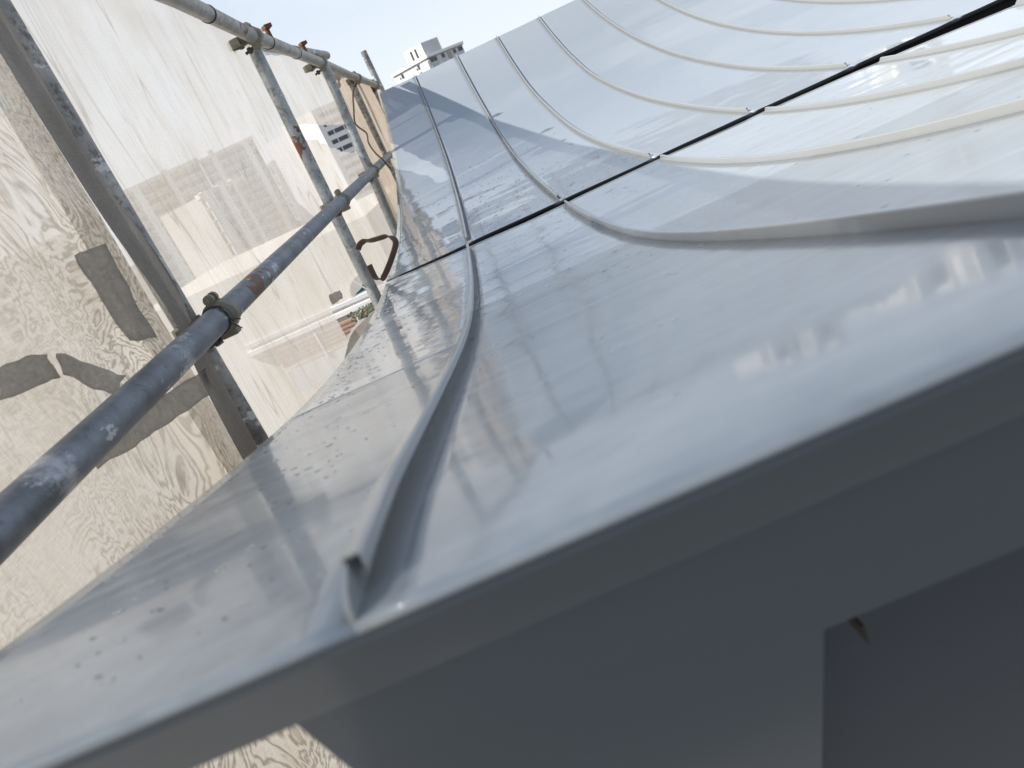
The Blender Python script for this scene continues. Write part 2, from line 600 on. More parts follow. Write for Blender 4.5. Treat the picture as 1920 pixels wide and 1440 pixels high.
def panel(k, upper):
    nx, ny = 12, 72
    mb = MB()
    V, Fc = [], []
    rows = []
    ys_ = []
    if upper:
        ys_ = [GAP_FAR + (Y1 - GAP_FAR) * j / ny for j in range(ny + 1)]
    seed = Vector((k * 3.1, 5.7 if upper else 0, 0))
    for j in range(ny + 1):
        row = []
        for i in range(nx + 1):
            u = i / nx
            if upper:
                y = ys_[j]
            else:
                xm = seam_x(k, 2.1) * (1 - u) + seam_x(k + 1, 2.1) * u
                yl = gap_near(xm)
                t = (j / ny) ** 1.35
                y = Y0 + 0.006 + (yl - Y0 - 0.006) * t
            x = seam_x(k, y) * (1 - u) + seam_x(k + 1, y) * u
            z = F(y)
            # slight oil-canning of the pan, none at the seams
            e = smooth(min(1, min(u, 1 - u) * 5)) * smooth(min(1, (y - 0.2) / 0.25))
            z += e * 0.0022 * noise.noise(Vector((x * 3.2, y * 4.0, 0)) + seed)
            row.append((x, y, z))
        rows.append(row)
    # folded ends: lips that turn down into the gap / over the ridge
    if upper:
        first = [(x, y + 0.010, z - 0.012) for x, y, z in rows[0]]
        last = [(x, y + 0.0005, z - 0.02) for x, y, z in rows[-1]]
        rows = [first] + rows + [last]
    else:
        l1 = [(x, y + 0.003, z - 0.002) for x, y, z in rows[-1]]
        l2 = [(x, y + 0.004, z - 0.016) for x, y, z in rows[-1]]
        # rounded nose at the eave
        nose = []
        for a in (90, 60, 30, 0, -25):
            nose.append([(x, Y0 + 0.006 - 0.0026 * math.cos(math.radians(a)), F(Y0 + 0.006) - 0.0026 + 0.0026 * math.sin(math.radians(a)))
                         for x, y, z in rows[0]])
        rows = nose[::-1][:-1] + rows + [l1, l2]
    w = nx + 1
    for r in rows:
        V += r
    for j in range(len(rows) - 1):
        for i in range(nx):
            a = j * w + i
            Fc.append((a, a + 1, a + w + 1, a + w))
    o = mb.add(V, Fc).build('roof_panel', M_roof_up if upper else M_roof_low, roof, smooth=True, auto=35)
    sm = o.modifiers.new('thickness', 'SOLIDIFY')
    sm.thickness = 0.0012
    sm.offset = -1
    return o


for k in range(NB):
    panel(k, False)
    panel(k, True)

PROF = [(0, -0.002), (0, 0.0166), (0.0007, 0.0176), (0.0066, 0.0176), (0.0076, 0.0166), (0.0077, 0.0100), (0.0070, 0.0084), (0.0054, 0.0080)]
PROF = [(x * 0.80, z * 0.80) for x, z in PROF]
TH = 0.0006


def thick_profile(P):
    Lp, Rp = [], []
    for i, p in enumerate(P):
        a = Vector(P[max(i - 1, 0)])
        b = Vector(P[min(i + 1, len(P) - 1)])
        t = (b - a).normalized()
        n = Vector((-t.y, t.x))
        Lp.append((p[0] + n.x * TH, p[1] + n.y * TH))
        Rp.append((p[0] - n.x * TH, p[1] - n.y * TH))
    return Lp + Rp[::-1]


def seam(k, upper):
    sc_ = 1.0 if k == 1 and not upper else 0.80
    prof = [(x * sc_, z * sc_) for x, z in thick_profile(PROF)]
    n = len(prof)
    if upper:
        a, b = GAP_FAR + 0.03, Y1 - 0.004
    else:
        a, b = Y0 + 0.024, gap_near(seam_x(k, 2.1)) - 0.012
    m = 70
    V, Fc = [], []
    for j in range(m + 1):
        t = j / m
        y = a + (b - a) * (t if upper else t ** 1.3)
        for (px, pz) in prof:
            yy = y
            if j == m and not upper:            # chamfered far end
                yy = y - pz * 0.9
            if j == 0 and upper:
                yy = y + pz * 1.2
            wob = 0.0003 * noise.noise(Vector((k * 9.0, yy * 9, 1.5)))
            V.append((seam_x(k, yy) + px + wob * (pz / 0.014), yy, F(yy) + pz))
    for j in range(m):
        for i in range(n):
            i2 = (i + 1) % n
            q = (j * n + i, j * n + i2, (j + 1) * n + i2, (j + 1) * n + i)
            Fc.append(q)
    h = n // 2
    for i in range(h - 1):                      # end caps of the folded strip only
        Fc.append((i, i + 1, n - 2 - i, n - 1 - i))
        s_ = m * n
        Fc.append((s_ + i, s_ + n - 1 - i, s_ + n - 2 - i, s_ + i + 1))
    mb = MB().add(V, Fc)
    if not upper:
        # web running down to the eave, fold cut away
        rows = [(Y0 + 0.0052, 0.0005), (Y0 + 0.0068, 0.0042 * sc_), (Y0 + 0.013, 0.0085 * sc_), (Y0 + 0.0235, 0.0118 * sc_)]
        P = []
        for (y, hz) in rows:
            x = seam_x(k, y)
            zb = F(max(y, Y0 + 0.006)) - (0.0005 if y < Y0 + 0.006 else 0)
            P += [(x - 0.0011, y, zb - 0.002), (x + 0.0011, y, zb - 0.002), (x + 0.0011, y, zb + hz), (x - 0.0011, y, zb + hz)]
        FF = [(0, 3, 2, 1)]
        for j in range(3):
            for i in range(4):
                i2 = (i + 1) % 4
                FF.append((j * 4 + i, j * 4 + i2, (j + 1) * 4 + i2, (j + 1) * 4 + i))
        mb.add(P, FF)
    o = recalc(mb.build('standing_seam', M_seam, roof, smooth=True, auto=24))
    return o


for k in range(1, NB + 1):
    seam(k, False)
    seam(k, True)

# verge: the side sheet turns down along the left edge
mb = MB()
V, Fc = [], []
n = 90
for j in range(n + 1):
    y = Y0 + 0.004 + (Y1 - Y0 - 0.004) * (j / n) ** 1.2
    x = seam_x(0, y)
    z = F(y)
    for (dx, dz) in ((0.0012, -0.0012), (0.0002, -0.0003), (-0.0004, -0.0003), (-0.0012, -0.0012), (-0.0014, -0.035), (0.004, -0.036)):
        V.append((x + dx, y, z + dz))
for j in range(n):
    for i in range(5):
        a = j * 6 + i
        Fc.append((a, a + 6, a + 7, a + 1))
mb.add(V, Fc).build('verge_trim', M_roof_up, roof, smooth=True, auto=8)

# black void under the gap, closed below by a channel
mb = MB()
xs = [-0.30 + 0.1 * i for i in range(29)]
V, Fc = [], []
for x in xs:
    yl = gap_near(x)
    zz = F(2.2)
    V += [(x, yl - 0.03, zz - 0.004), (x, yl - 0.03, zz - 0.05), (x, GAP_FAR + 0.03, zz - 0.05), (x, GAP_FAR + 0.03, zz - 0.0135)]
for j in range(len(xs) - 1):
    for i in range(3):
        a = j * 4 + i
        Fc.append((a, a + 1, a + 5, a + 4))
Fc.append((0, 1, 2, 3))
mb.add(V, Fc).build('gap_channel', M_void, roof)

# edge of the clear protective film left on the lower sheets: a thin raised line across each pan
for k in range(0, 1):
    mb = MB()
    V, Fc = [], []
    m = 24
    for i in range(m + 1):
        u = 0.03 + 0.94 * i / m
        y = (0.93 if k == 0 else 1.22) + 0.004 * math.sin(7 * u + k)
        x = seam_x(k, y) * (1 - u) + seam_x(k + 1, y) * u
        for dy, dz in ((-0.004, 0.0004), (-0.001, 0.0014), (0.002, 0.0012), (0.004, 0.0004)):
            V.append((x, y + dy, F(y + dy) + dz))
    for i in range(m):
        for c in range(3):
            a = i * 4 + c
            Fc.append((a, a + 4, a + 5, a + 1))
    mb.add(V, Fc).build('film_edge', M_roof_up, roof, smooth=True)

# fascia: leans in under the eave, then a deeper set-back panel with an opening at the right
XL, XR = -0.3365, 2.6
ze = F(Y0 + 0.006) - 0.006
fy2 = 0.2175
fz2 = fy2 * math.tan(-0.629)
mb = MB()
pr = [(Y0 + 0.0044, ze + 0.002), (Y0 + 0.0046, ze - 0.002), (fy2, fz2), (fy2 + 0.003, fz2 - 0.0012), (fy2 + 0.012, fz2 - 0.0012), (Y0 + 0.02, ze - 0.002)]
V = [(x, y, z) for x in (XL, XR) for (y, z) in pr]
m = len(pr)
Fc = [tuple(range(m)), tuple(reversed(range(m, 2 * m)))] + [(i, i + m, (i + 1) % m + m, (i + 1) % m) for i in range(m)]
recalc(mb.add(V, Fc).build('fascia', M_dark, roof))


def wall_panel(name, poly, yoff, thick, parent):
    """prism from a polygon (x, z) that leans in by 0.30 m per metre of drop"""
    V = []
    for s_ in (0, thick):
        for (x, z) in poly:
            V.append((x, yoff - (z - fz2) * 0.36 + s_, z))
    m_ = len(poly)
    FF = [tuple(range(m_)), tuple(reversed(range(m_, 2 * m_)))] + [(i, (i + 1) % m_ + 0, (i + 1) % m_ + m_, i + m_) for i in range(m_)]
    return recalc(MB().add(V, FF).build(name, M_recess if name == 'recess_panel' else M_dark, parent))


def on_wall(q, yoff):             # ray with the leaning plane y = yoff - 0.16 (z - fz2)
    d = ray(*q)
    t = (yoff + 0.36 * fz2) / (d.y + 0.36 * d.z)
    return d * t


WY = fy2 + 0.006
cL = on_wall((562, 1358), WY)
cL2 = on_wall((606, 1440), WY)
j1 = on_wall((1545, 1181), WY)
j2 = on_wall((1541, 1440), WY)
j3 = on_wall((1920, 1030), WY)
sl = (j2.x - j1.x) / (j2.z - j1.z)
zb = -0.95
wall = empty('gable_wall', (0.2, 0.3, -0.5))
tag(wall, 'metal wall panels with shade painted in, set back under the front eave', 'wall')
zt = fz2 - 0.002
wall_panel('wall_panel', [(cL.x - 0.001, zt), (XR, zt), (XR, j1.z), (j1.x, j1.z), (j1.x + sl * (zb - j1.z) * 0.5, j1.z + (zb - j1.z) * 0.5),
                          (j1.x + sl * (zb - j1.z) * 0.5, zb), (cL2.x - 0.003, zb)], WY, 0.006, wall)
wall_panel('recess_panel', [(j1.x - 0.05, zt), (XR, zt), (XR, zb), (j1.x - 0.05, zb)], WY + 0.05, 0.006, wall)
# small angle bracket inside the opening
bq = on_wall((1612, 1170), WY + 0.012)
mb = MB()
mb.box(bq + Vector((0, 0.012, -0.004)), (0.0012, 0.03, 0.010)).box(bq + Vector((0.003, 0.0265, -0.004)), (0.006, 0.0012, 0.010))
mb.build('bracket', M_bolt, wall)

# ---------------------------------------------------------------- scaffold
RT = 0.02415
TA, TB_ = -0.568, 0.027            # top rail runs on X = a + b*Y
MA, MB_ = -0.557, 0.0234           # middle rail


def poly_tube(name, pts, matl, label, r=RT, n=20, group='scaffold tubes', cat='scaffold tube'):
    pts = [Vector(p) for p in pts]
    # resample
    out = [pts[0]]
    for a, b in zip(pts, pts[1:]):
        k = max(1, int((b - a).length / 0.1))
        out += [a.lerp(b, i / k) for i in range(1, k + 1)]
    rd = lambda i: r * (1 + 0.012 * noise.noise(Vector((i * 0.31, len(out), 2))))
    o = MB().tube(out, r, n, hollow=0.86, rf=rd).build(name, matl, None, smooth=True, auto=50)
    return tag(o, label, cat, group)


tp = [on_line(q, TA, TB_) for q in ((330, -3), (470, 66), (600, 117), (655, 141), (714, 163))]
tp = [Vector((TA + TB_ * y, y, z)) for y, z in ((-1.9, 0.590), (0.0, 0.580), (1.2, 0.563))] + tp   # runs on past the camera
poly_tube('scaffold_tube', tp, M_tube_top, 'pale weathered topmost scaffold rail sloping across the sky')
ma, mz = on_line((0, 990), MA, MB_), on_line((700, 320), MA, MB_)
dm = (mz - ma).normalized()


def mid_at(y):
    return ma + dm * ((y - ma.y) / dm.y)


poly_tube('scaffold_tube', [mid_at(-1.6), mid_at(2.0), mid_at(5.6)], M_tube_mid,
          'blue grey middle scaffold rail with white splashes, nearest the camera')


def top_at(y):
    for a, b in zip(tp, tp[1:]):
        if a.y <= y <= b.y:
            return a.lerp(b, (y - a.y) / (b.y - a.y))
    return tp[-1]


def post(qa, qb, Y, z0, z1, matl, label):
    a, b = on_y(qa, Y), on_y(qb, Y)
    d = (b - a) / (b.z - a.z)
    return poly_tube('scaffold_tube', [a + d * (z0 - a.z), a + d * (z1 - a.z)], matl, label)


PY = [1.46, 3.15, 4.42, 5.75, 6.9]
post((22, 60), (487, 838), PY[0], -2.2, 0.62, M_tube_rough, 'mortar crusted scaffold upright beside the grey net hem')
post((473, 85), (709, 566), PY[1], -2.2, 0.49, M_tube_post, 'pale grey scaffold upright with orange rust patch beside the torn net')
post((611, 128), (748, 448), PY[2], -2.2, 0.50, M_tube_plain, 'thinner dark grey scaffold upright just right of the torn hole')
post((657, 150), (741, 335), PY[3], -2.2, 0.47, M_tube_rough, 'dark grimy scaffold upright behind the loose brown cable')
post((700, 165), (735, 290), PY[4], -2.2, 0.46, M_tube_rough, 'farthest scaffold upright close to the roof corner')
pa, pb = on_y((681, 96), 8.2), on_y((716, 170), 8.2)
poly_tube('scaffold_tube', [pa + (pb - pa) * 4, pa], M_tube_rough, 'lone scaffold pole sticking up above the top rail end', r=0.03)
# short outer tube seen just under the top rail
qa, qb = on_line((470, 82), -0.68, 0.026), on_line((612, 104), -0.62, 0.026)
poly_tube('scaffold_tube', [qa, qb], M_tube_rough, 'short brownish tube tucked under the top rail behind the net')


def coupler(c, d1, d2, flip, label, s=1.0):
    """double coupler: one jaw round the rail (along d1), one round the post (along d2)"""
    t = empty('pipe_coupler', c)
    tag(t, label, 'pipe clamp', 'couplers joining the scaffold tubes')
    d1, d2 = d1.normalized(), d2.normalized()
    nrm = d1.cross(d2).normalized() * flip       # from rail towards post

    def jaw(cc, ax, side):
        u = side.normalized()
        w = ax.cross(u).normalized()
        hw = 0.016 * s
        r0, r1 = RT + 0.0005, RT + 0.0075
        V, Fc = [], []
        m_ = 20
        for e in (-hw, hw):
            for k in range(m_):
                a = 2 * math.pi * k / m_
                for rr in (r0, r1):
                    bulge = rr + (0.004 if rr == r1 and abs(math.cos(a)) > 0.9 else 0)
                    V.append(cc + ax * e * (1 if rr == r0 else 0.8) + (u * math.cos(a) + w * math.sin(a)) * bulge)
        for k in range(m_):
            k2 = (k + 1) % m_
            i0, o0, i1, o1 = 2 * k, 2 * k + 1, 2 * k2, 2 * k2 + 1
            h_ = 2 * m_
            Fc += [(o0, o1, o1 + h_, o0 + h_), (i0, i0 + h_, i1 + h_, i1), (i0, i1, o1, o0), (i0 + h_, o0 + h_, o1 + h_, i1 + h_)]
        recalc(MB().add(V, Fc).build('clamp_band', M_coupler, t, smooth=True, auto=40))
        # hinge lug below, eye-bolt with nut above
        lug = MB()
        for sg in (-1, 1):
            lug.tube([cc - w * (RT + 0.012) + ax * sg * 0.016 * s, cc - w * (RT + 0.012) + ax * sg * 0.006 * s], 0.0105, 12)
        lug.tube([cc - w * (RT + 0.012) - ax * 0.018 * s, cc - w * (RT + 0.012) + ax * 0.018 * s], 0.005, 8)
        lug.build('hinge', M_coupler, t, smooth=True, auto=40)
        b0 = cc + w * (RT + 0.008) - u * 0.012
        dirb = (u * -1.0 + w * 0.25).normalized()
        MB().tube([b0 + dirb * -0.02, b0 + dirb * 0.040], 0.0055, 10).build('bolt', M_bolt, t, smooth=True, auto=40)
        MB().tube([b0 + dirb * 0.014, b0 + dirb * 0.027], 0.0115, 6).build('nut', M_bolt, t)
        fl = MB()
        M = Matrix((u, w, ax)).transposed()
        fl.box(cc + w * (RT + 0.010), (0.034, 0.013, 0.026 * s), M)
        o = fl.build('flap', M_coupler, t)
        bv = o.modifiers.new('bevel', 'BEVEL')
        bv.width = 0.003
        bv.segments = 2

    jaw(c, d1, nrm * -1)
    jaw(c + nrm * (2 * RT + 0.012), d2, nrm)
    MB().tube([c + nrm * (RT + 0.004), c + nrm * (RT + 0.012)], 0.017, 12).build('swivel_plate', M_coupler, t)
    return t


up = Vector((0.0, 0, 1))
dt = (tp[6] - tp[4]).normalized()
for (c, d, lab) in ((mid_at(1.44), dm, 'large coupler with tie wire where the middle rail meets the mortar crusted upright'),
                    (mid_at(3.12), dm, 'coupler on the middle rail at the rust patched upright'),
                    (mid_at(4.40), dm, 'coupler on the middle rail at the thinner dark upright'),
                    (top_at(3.03), dt, 'coupler on the top rail above the rust patched upright'),
                    (top_at(4.36), dt, 'rusty coupler on the top rail above the thinner dark upright'),
                    (top_at(5.72), dt, 'coupler on the top rail above the cable draped upright'),
                    (top_at(6.85), dt, 'last coupler near the free end of the top rail')):
    fl = 1 if d.cross(up).x < 0 else -1
    coupler(c, d, up, fl, lab)

# projecting rusty clamp bits on the top rail
for q, y, lab in ((0, 3.35, 'rusty clamp stub standing on the top rail right of the rust patched upright'),
                  (0, 4.05, 'rusty folded plate standing on the top rail above the torn hole')):
    c = top_at(y) + Vector((0.0, 0, RT))
    t = empty('clamp_stub', c)
    tag(t, lab, 'rusty clamp', 'rusty bits on the top rail')
    MB().tube([c - up * 0.004, c + up * 0.035], 0.010, 8).build('stem', M_rust, t)
    MB().box(c + up * 0.042 + Vector((0.004, 0.004, 0)), (0.03, 0.045, 0.014), Matrix.Rotation(0.5, 3, 'Z')).build('plate', M_rust, t)

# tie wires
c1 = mid_at(1.40)


def wire(name, pts, r, matl, label, cat, group=None, n=6):
    # Catmull-Rom through pts
    P = [Vector(p) for p in pts]
    out = []
    for i in range(len(P) - 1):
        p0, p1, p2, p3 = P[max(i - 1, 0)], P[i], P[i + 1], P[min(i + 2, len(P) - 1)]
        for k in range(10):
            t = k / 10
            out.append(0.5 * ((2 * p1) + (p2 - p0) * t + (2 * p0 - 5 * p1 + 4 * p2 - p3) * t * t + (3 * p1 - p0 - 3 * p2 + p3) * t ** 3))
    out.append(P[-1])
    o = MB().tube(out, r, n).build(name, matl, None, smooth=True)
    return tag(o, label, cat, group)


def ring_pts(c, ax, r, turns=1.0, pitch=0.004, ph=0.0):
    ax = ax.normalized()
    u = ax.orthogonal().normalized()
    w = ax.cross(u)
    m_ = int(16 * turns)
    return [c + ax * (pitch * k / 16) + (u * math.cos(2 * math.pi * k / 16 + ph) + w * math.sin(2 * math.pi * k / 16 + ph)) * r for k in range(m_ + 1)]


e1 = ring_pts(c1, dm, RT + 0.0015, 2.0, 0.007)
dq = ray(448, 602) * 1.36
wire('tie_wire', e1 + [c1 + Vector((0.03, 0.0, -0.01)), on_y((440, 597), c1.y), on_y((452, 598), c1.y + 0.0)], 0.0011, M_wire,
     'thin dark tie wire twisted round the middle rail by the large coupler', 'tie wire', 'tie wires')
wire('tie_wire', [c1 + Vector((0.022, 0.01, -0.012)), on_y((430, 603), c1.y), on_y((455, 615), c1.y)], 0.0011, M_wire,
     'loose dark wire end pointing down right from the large coupler', 'tie wire', 'tie wires')
for i, (y, lab) in enumerate(((2.55, 'wire ring on the top rail left of the first rusty stub'), (3.25, 'wire ring on the top rail at the first rusty stub'),
                              (3.75, 'wire ring on the top rail between the two rusty stubs'))):
    d_ = (top_at(y + 0.1) - top_at(y - 0.1)).normalized()
    wire('tie_wire', ring_pts(top_at(y), d_, RT + 0.0012, 1.6, 0.006, i), 0.0011, M_wire, lab, 'tie wire', 'tie wires')

# loose cable by the far uprights, and the brown packing strap loop
CY = 4.75
wire('loose_cable', [on_y(q, CY) for q in ((668, 150), (662, 172), (663, 200), (665, 228), (672, 238), (687, 250), (691, 268), (703, 286), (718, 300), (731, 316))],
     0.0055, M_cable, 'thin brown cable hanging down from the top rail to the middle rail end', 'cable')


def strap(pts, width, thick, matl, name, label, cat):
    P = [Vector(p) for p in pts]
    out = []
    for i in range(len(P) - 1):
        p0, p1, p2, p3 = P[max(i - 1, 0)], P[i], P[i + 1], P[min(i + 2, len(P) - 1)]
        for k in range(8):
            t = k / 8
            out.append(0.5 * ((2 * p1) + (p2 - p0) * t + (2 * p0 - 5 * p1 + 4 * p2 - p3) * t * t + (3 * p1 - p0 - 3 * p2 + p3) * t ** 3))
    out.append(P[-1])
    V, Fc = [], []
    ax = Vector((0.7, 0.5, -0.6)).normalized()
    for i, p in enumerate(out):
        tg = (out[min(i + 1, len(out) - 1)] - out[max(i - 1, 0)]).normalized()
        a = (ax - tg * ax.dot(tg)).normalized()
        nn = tg.cross(a)
        for su, sv in ((-1, -1), (1, -1), (1, 1), (-1, 1)):
            V.append(p + a * su * width / 2 + nn * sv * thick / 2)
    for i in range(len(out) - 1):
        for k in range(4):
            k2 = (k + 1) % 4
            Fc.append((i * 4 + k, i * 4 + k2, i * 4 + 4 + k2, i * 4 + 4 + k))
    Fc += [(3, 2, 1, 0), tuple(range(len(V) - 4, len(V)))]
    o = recalc(MB().add(V, Fc).build(name, matl, None, smooth=True, auto=40))
    return tag(o, label, cat)


SY = 2.22
strap([on_y(q, SY) for q in ((692, 497), (697, 508), (703, 519), (712, 523), (719, 520), (730, 496), (739, 470), (742, 455), (737, 447), (725, 443),
                             (710, 447), (695, 451), (683, 452), (675, 458), (671, 468))],
      0.017, 0.0045, M_strap, 'packing_strap', 'brown heart shaped loop of strap dangling by the roof edge', 'strap')

# ---------------------------------------------------------------- unseen working deck, added to darken the fascia above it
M_plank = simple('deck_timber', (0.105, 0.105, 0.108), 0.85, 0, 0.3, 6)
deck = empty('shading_deck', (0.9, -0.8, -1.45))
tag(deck, 'unseen timber plank working deck, added below the front eave to darken the fascia', 'deck')
for i in range(16):
    MB().box((0.9, 0.13 - 0.235 * i, -1.45 + 0.004 * (i % 3)), (3.9, 0.225, 0.04)).build('plank', M_plank, deck)

# ---------------------------------------------------------------- safety net
NA, NBB = -0.655, 0.026


def net_x(y, z, seed, amp, pleat):
    p = Vector((y * 1.5, z * 1.2, seed))
    x = NA + NBB * y + amp * noise.noise(p) + amp * 0.35 * noise.noise(p * 3.1)
    if pleat:
        x += pleat * math.sin(y * 23 + 2.0 * noise.noise(Vector((y * 2, z, seed + 4))) + z * 1.2)
        x += pleat * 0.4 * math.sin(y * 57 + z * 2.3 + seed)
    # straight tension folds running down from the ties
    for (ya, za, sl, aa) in ((1.75, 0.5, 0.42, 0.016), (2.55, 0.5, 0.30, 0.020), (2.95, 0.5, 0.16, 0.018), (3.6, 0.5, 0.22, 0.012), (0.9, 0.4, -0.35, 0.014), (2.2, 0.55, -0.25, 0.012)):
        dd_ = (y - ya) - sl * (za - z)
        x += 1.8 * aa * math.exp(-abs(dd_) / 0.028) * max(0.0, min(1.0, (za - z + 0.2) * 1.2)) * max(0.0, 1 - (za - z) / 1.6)
    return x


def net_sheet(y0, y1, ztop, zbot, step, matl, label, seed, amp=0.016, pleat=0.0, holes=(), dx=0.0, irregular=0.0):
    """mesh sheet with cut-out holes given as (y, z) polygons"""
    ny = max(3, int((y1 - y0) / step))
    nz = max(3, int((ztop(y0) - zbot) / step))
    pts, edges = [], []
    # border
    per = []
    for i in range(ny + 1):
        y = y0 + (y1 - y0) * i / ny
        per.append((y, ztop(y)))
    for j in range(1, nz + 1):
        z = ztop(y1) + (zbot - ztop(y1)) * j / nz
        per.append((y1 + irregular * noise.noise(Vector((z * 5, seed, 0))), z))
    for i in range(1, ny + 1):
        y = y1 + (y0 - y1) * i / ny
        per.append((y, zbot))
    for j in range(1, nz):
        z = zbot + (ztop(y0) - zbot) * j / nz
        per.append((y0 + irregular * noise.noise(Vector((z * 5, seed, 3))), z))
    n0 = len(per)
    pts += per
    edges += [(i, (i + 1) % n0) for i in range(n0)]
    hs = []
    for h in holes:
        hh = []
        for i in range(len(h)):
            a, b = Vector(h[i]), Vector(h[(i + 1) % len(h)])
            k = max(1, int((b - a).length / 0.03))
            for q in range(k):
                p = a.lerp(b, q / k)
                jit = 0.004
                hh.append((p.x + jit * noise.noise(Vector((p.x * 40, p.y * 40, 1))), p.y + jit * noise.noise(Vector((p.x * 40, p.y * 40, 7)))))
        hs.append(hh)
        s_ = len(pts)
        pts += hh
        edges += [(s_ + i, s_ + (i + 1) % len(hh)) for i in range(len(hh))]

    def inside(p, poly):
        r = False
        for i in range(len(poly)):
            (xa, ya), (xb, yb) = poly[i], poly[i - 1]
            if (ya > p[1]) != (yb > p[1]) and p[0] < (xb - xa) * (p[1] - ya) / (yb - ya) + xa:
                r = not r
        return r
    for i in range(1, ny):
        for j in range(1, nz):
            y = y0 + (y1 - y0) * i / ny
            z = ztop(y) + (zbot - ztop(y)) * j / nz
            if any(inside((y, z), h) for h in hs):
                continue
            pts.append((y, z))
    v2, _, f2, *_r = delaunay_2d_cdt([Vector(p) for p in pts], edges, [], 1, 1e-5)
    V = [(net_x(p.x, p.y, seed, amp, pleat) + dx, p.x, p.y) for p in v2]
    Fc = []
    for f in f2:
        c = sum((v2[i] for i in f), Vector((0, 0))) / len(f)
        if any(inside(c, h) for h in hs):
            continue
        if not inside(c, per):
            continue
        Fc.append(tuple(f))
    o = MB().add(V, Fc).build('safety_net', matl, None, smooth=True)
    return tag(o, label, 'safety net', 'net sheets hung on the scaffold')


def ntop(off):
    def f(y):
        xn = NA + NBB * y
        # rail is 0.1 m inboard: the mesh is carried a little above it on the outer side
        s_ = 1.0
        for _ in range(8):
            s_ = xn / top_at(max(-1.9, y / s_)).x
        return s_ * top_at(max(-1.9, y / s_)).z + off
    return f


def yz(q):
    p = on_line(q, NA, NBB)
    return (p.y, p.z)


netA = net_sheet(-1.9, 1.40, ntop(-0.012), -2.4, 0.035, M_net_moire,
                 'near rippled mesh sheet with wavy bands left of the grey hem', 11, 0.020, 0.0, dx=0.012)
hole_low = [yz(q) for q in ((622, 574), (640, 568), (662, 559), (672, 545), (683, 531), (700, 522), (716, 521), (726, 532), (719, 549), (708, 575), (690, 594), (674, 600), (664, 613), (653, 630), (640, 606))]
netB = net_sheet(1.30, 3.60, ntop(-0.012), -2.4, 0.06, M_net, 'wide pale mesh sheet between the crusted upright and the rust patched one', 23,
                 0.014, 0.0, holes=[hole_low])
hole_up = [yz(q) for q in ((549, 236), (566, 234), (581, 233), (605, 234), (642, 233), (652, 229), (658, 224), (668, 262), (666, 284), (655, 287), (633, 280), (610, 270), (587, 264), (566, 261), (557, 250))]
netC = net_sheet(3.62, 4.95, ntop(-0.012), -2.2, 0.045, M_net, 'torn mesh sheet with a ragged hole between two uprights', 37,
                 0.012, 0.005, holes=[])
# ragged hole reaches across both sheets: rebuild them with the same opening
for o in (netB, netC):
    bpy.data.objects.remove(o)
netB = net_sheet(1.30, 3.35, ntop(-0.012), -2.4, 0.03, M_net, 'wide pale mesh sheet between the crusted upright and the rust patched one', 23,
                 0.014, 0.0, holes=[hole_low])
netC = net_sheet(3.36, 4.95, ntop(-0.012), -2.2, 0.045, M_net, 'torn mesh sheet with a ragged hole between two uprights', 37,
                 0.012, 0.005, holes=[hole_up])
netD = net_sheet(4.85, 6.2, ntop(-0.012), -2.2, 0.035, M_net_pleat, 'brownish pleated mesh behind the loose brown cable', 41, 0.014, 0.016, dx=0.02)
netE = net_sheet(6.15, 7.4, ntop(-0.012), -2.2, 0.035, M_net_pleat, 'farthest pleated mesh strip against the roof corner', 53, 0.014, 0.016, dx=0.04)


def ribbon(name, left, right, dxo, matl, parent, label=None):
    if name == 'net_patch':      # taped patches are a little puckered
        def dense(pts):
            out_ = []
            for p, q in zip(pts, pts[1:]):
                out_ += [(p[0] + (q[0] - p[0]) * i / 5, p[1] + (q[1] - p[1]) * i / 5) for i in range(5)]
            return out_ + [pts[-1]]
        left, right = dense(left), dense(right)
        V, m_ = [], 6
        for a, b in zip(left, right):
            pa_, pb_ = on_line(a, NA + dxo, NBB), on_line(b, NA + dxo, NBB)
            for i in range(m_ + 1):
                p = pa_.lerp(pb_, i / m_)
                e = 0.010 if 0 < i < m_ else 0.006
                V.append(p + Vector((e * noise.noise(p * 26), 0.004 * noise.noise(p * 40 + Vector((5, 0, 0))), 0.004 * noise.noise(p * 40))))
        Fc = [(r_ * (m_ + 1) + i, r_ * (m_ + 1) + i + 1, (r_ + 1) * (m_ + 1) + i + 1, (r_ + 1) * (m_ + 1) + i) for r_ in range(len(left) - 1) for i in range(m_)]
        o = MB().add(V, Fc).build(name, matl, parent, smooth=True)
        if label:
            o['label'] = label
        so = o.modifiers.new('thickness', 'SOLIDIFY')
        so.thickness = 0.002
        return o
    n_ = len(left)
    V = []
    for a, b in zip(left, right):
        V += [on_line(a, NA + dxo, NBB), on_line(a, NA + dxo, NBB).lerp(on_line(b, NA + dxo, NBB), 0.5) + Vector((0.004, 0, 0)), on_line(b, NA + dxo, NBB)]
    Fc = []
    for i in range(n_ - 1):
        for k in (0, 1):
            Fc.append((i * 3 + k, i * 3 + k + 1, i * 3 + 4 + k, i * 3 + 3 + k))
    o = MB().add(V, Fc).build(name, matl, parent, smooth=True)
    if label:
        o['label'] = label
    so = o.modifiers.new('thickness', 'SOLIDIFY')
    so.thickness = 0.002
    if name != 'net_patch':
        sb = o.modifiers.new('subd', 'SUBSURF')
        sb.levels = 2
        sb.render_levels = 2
    return o


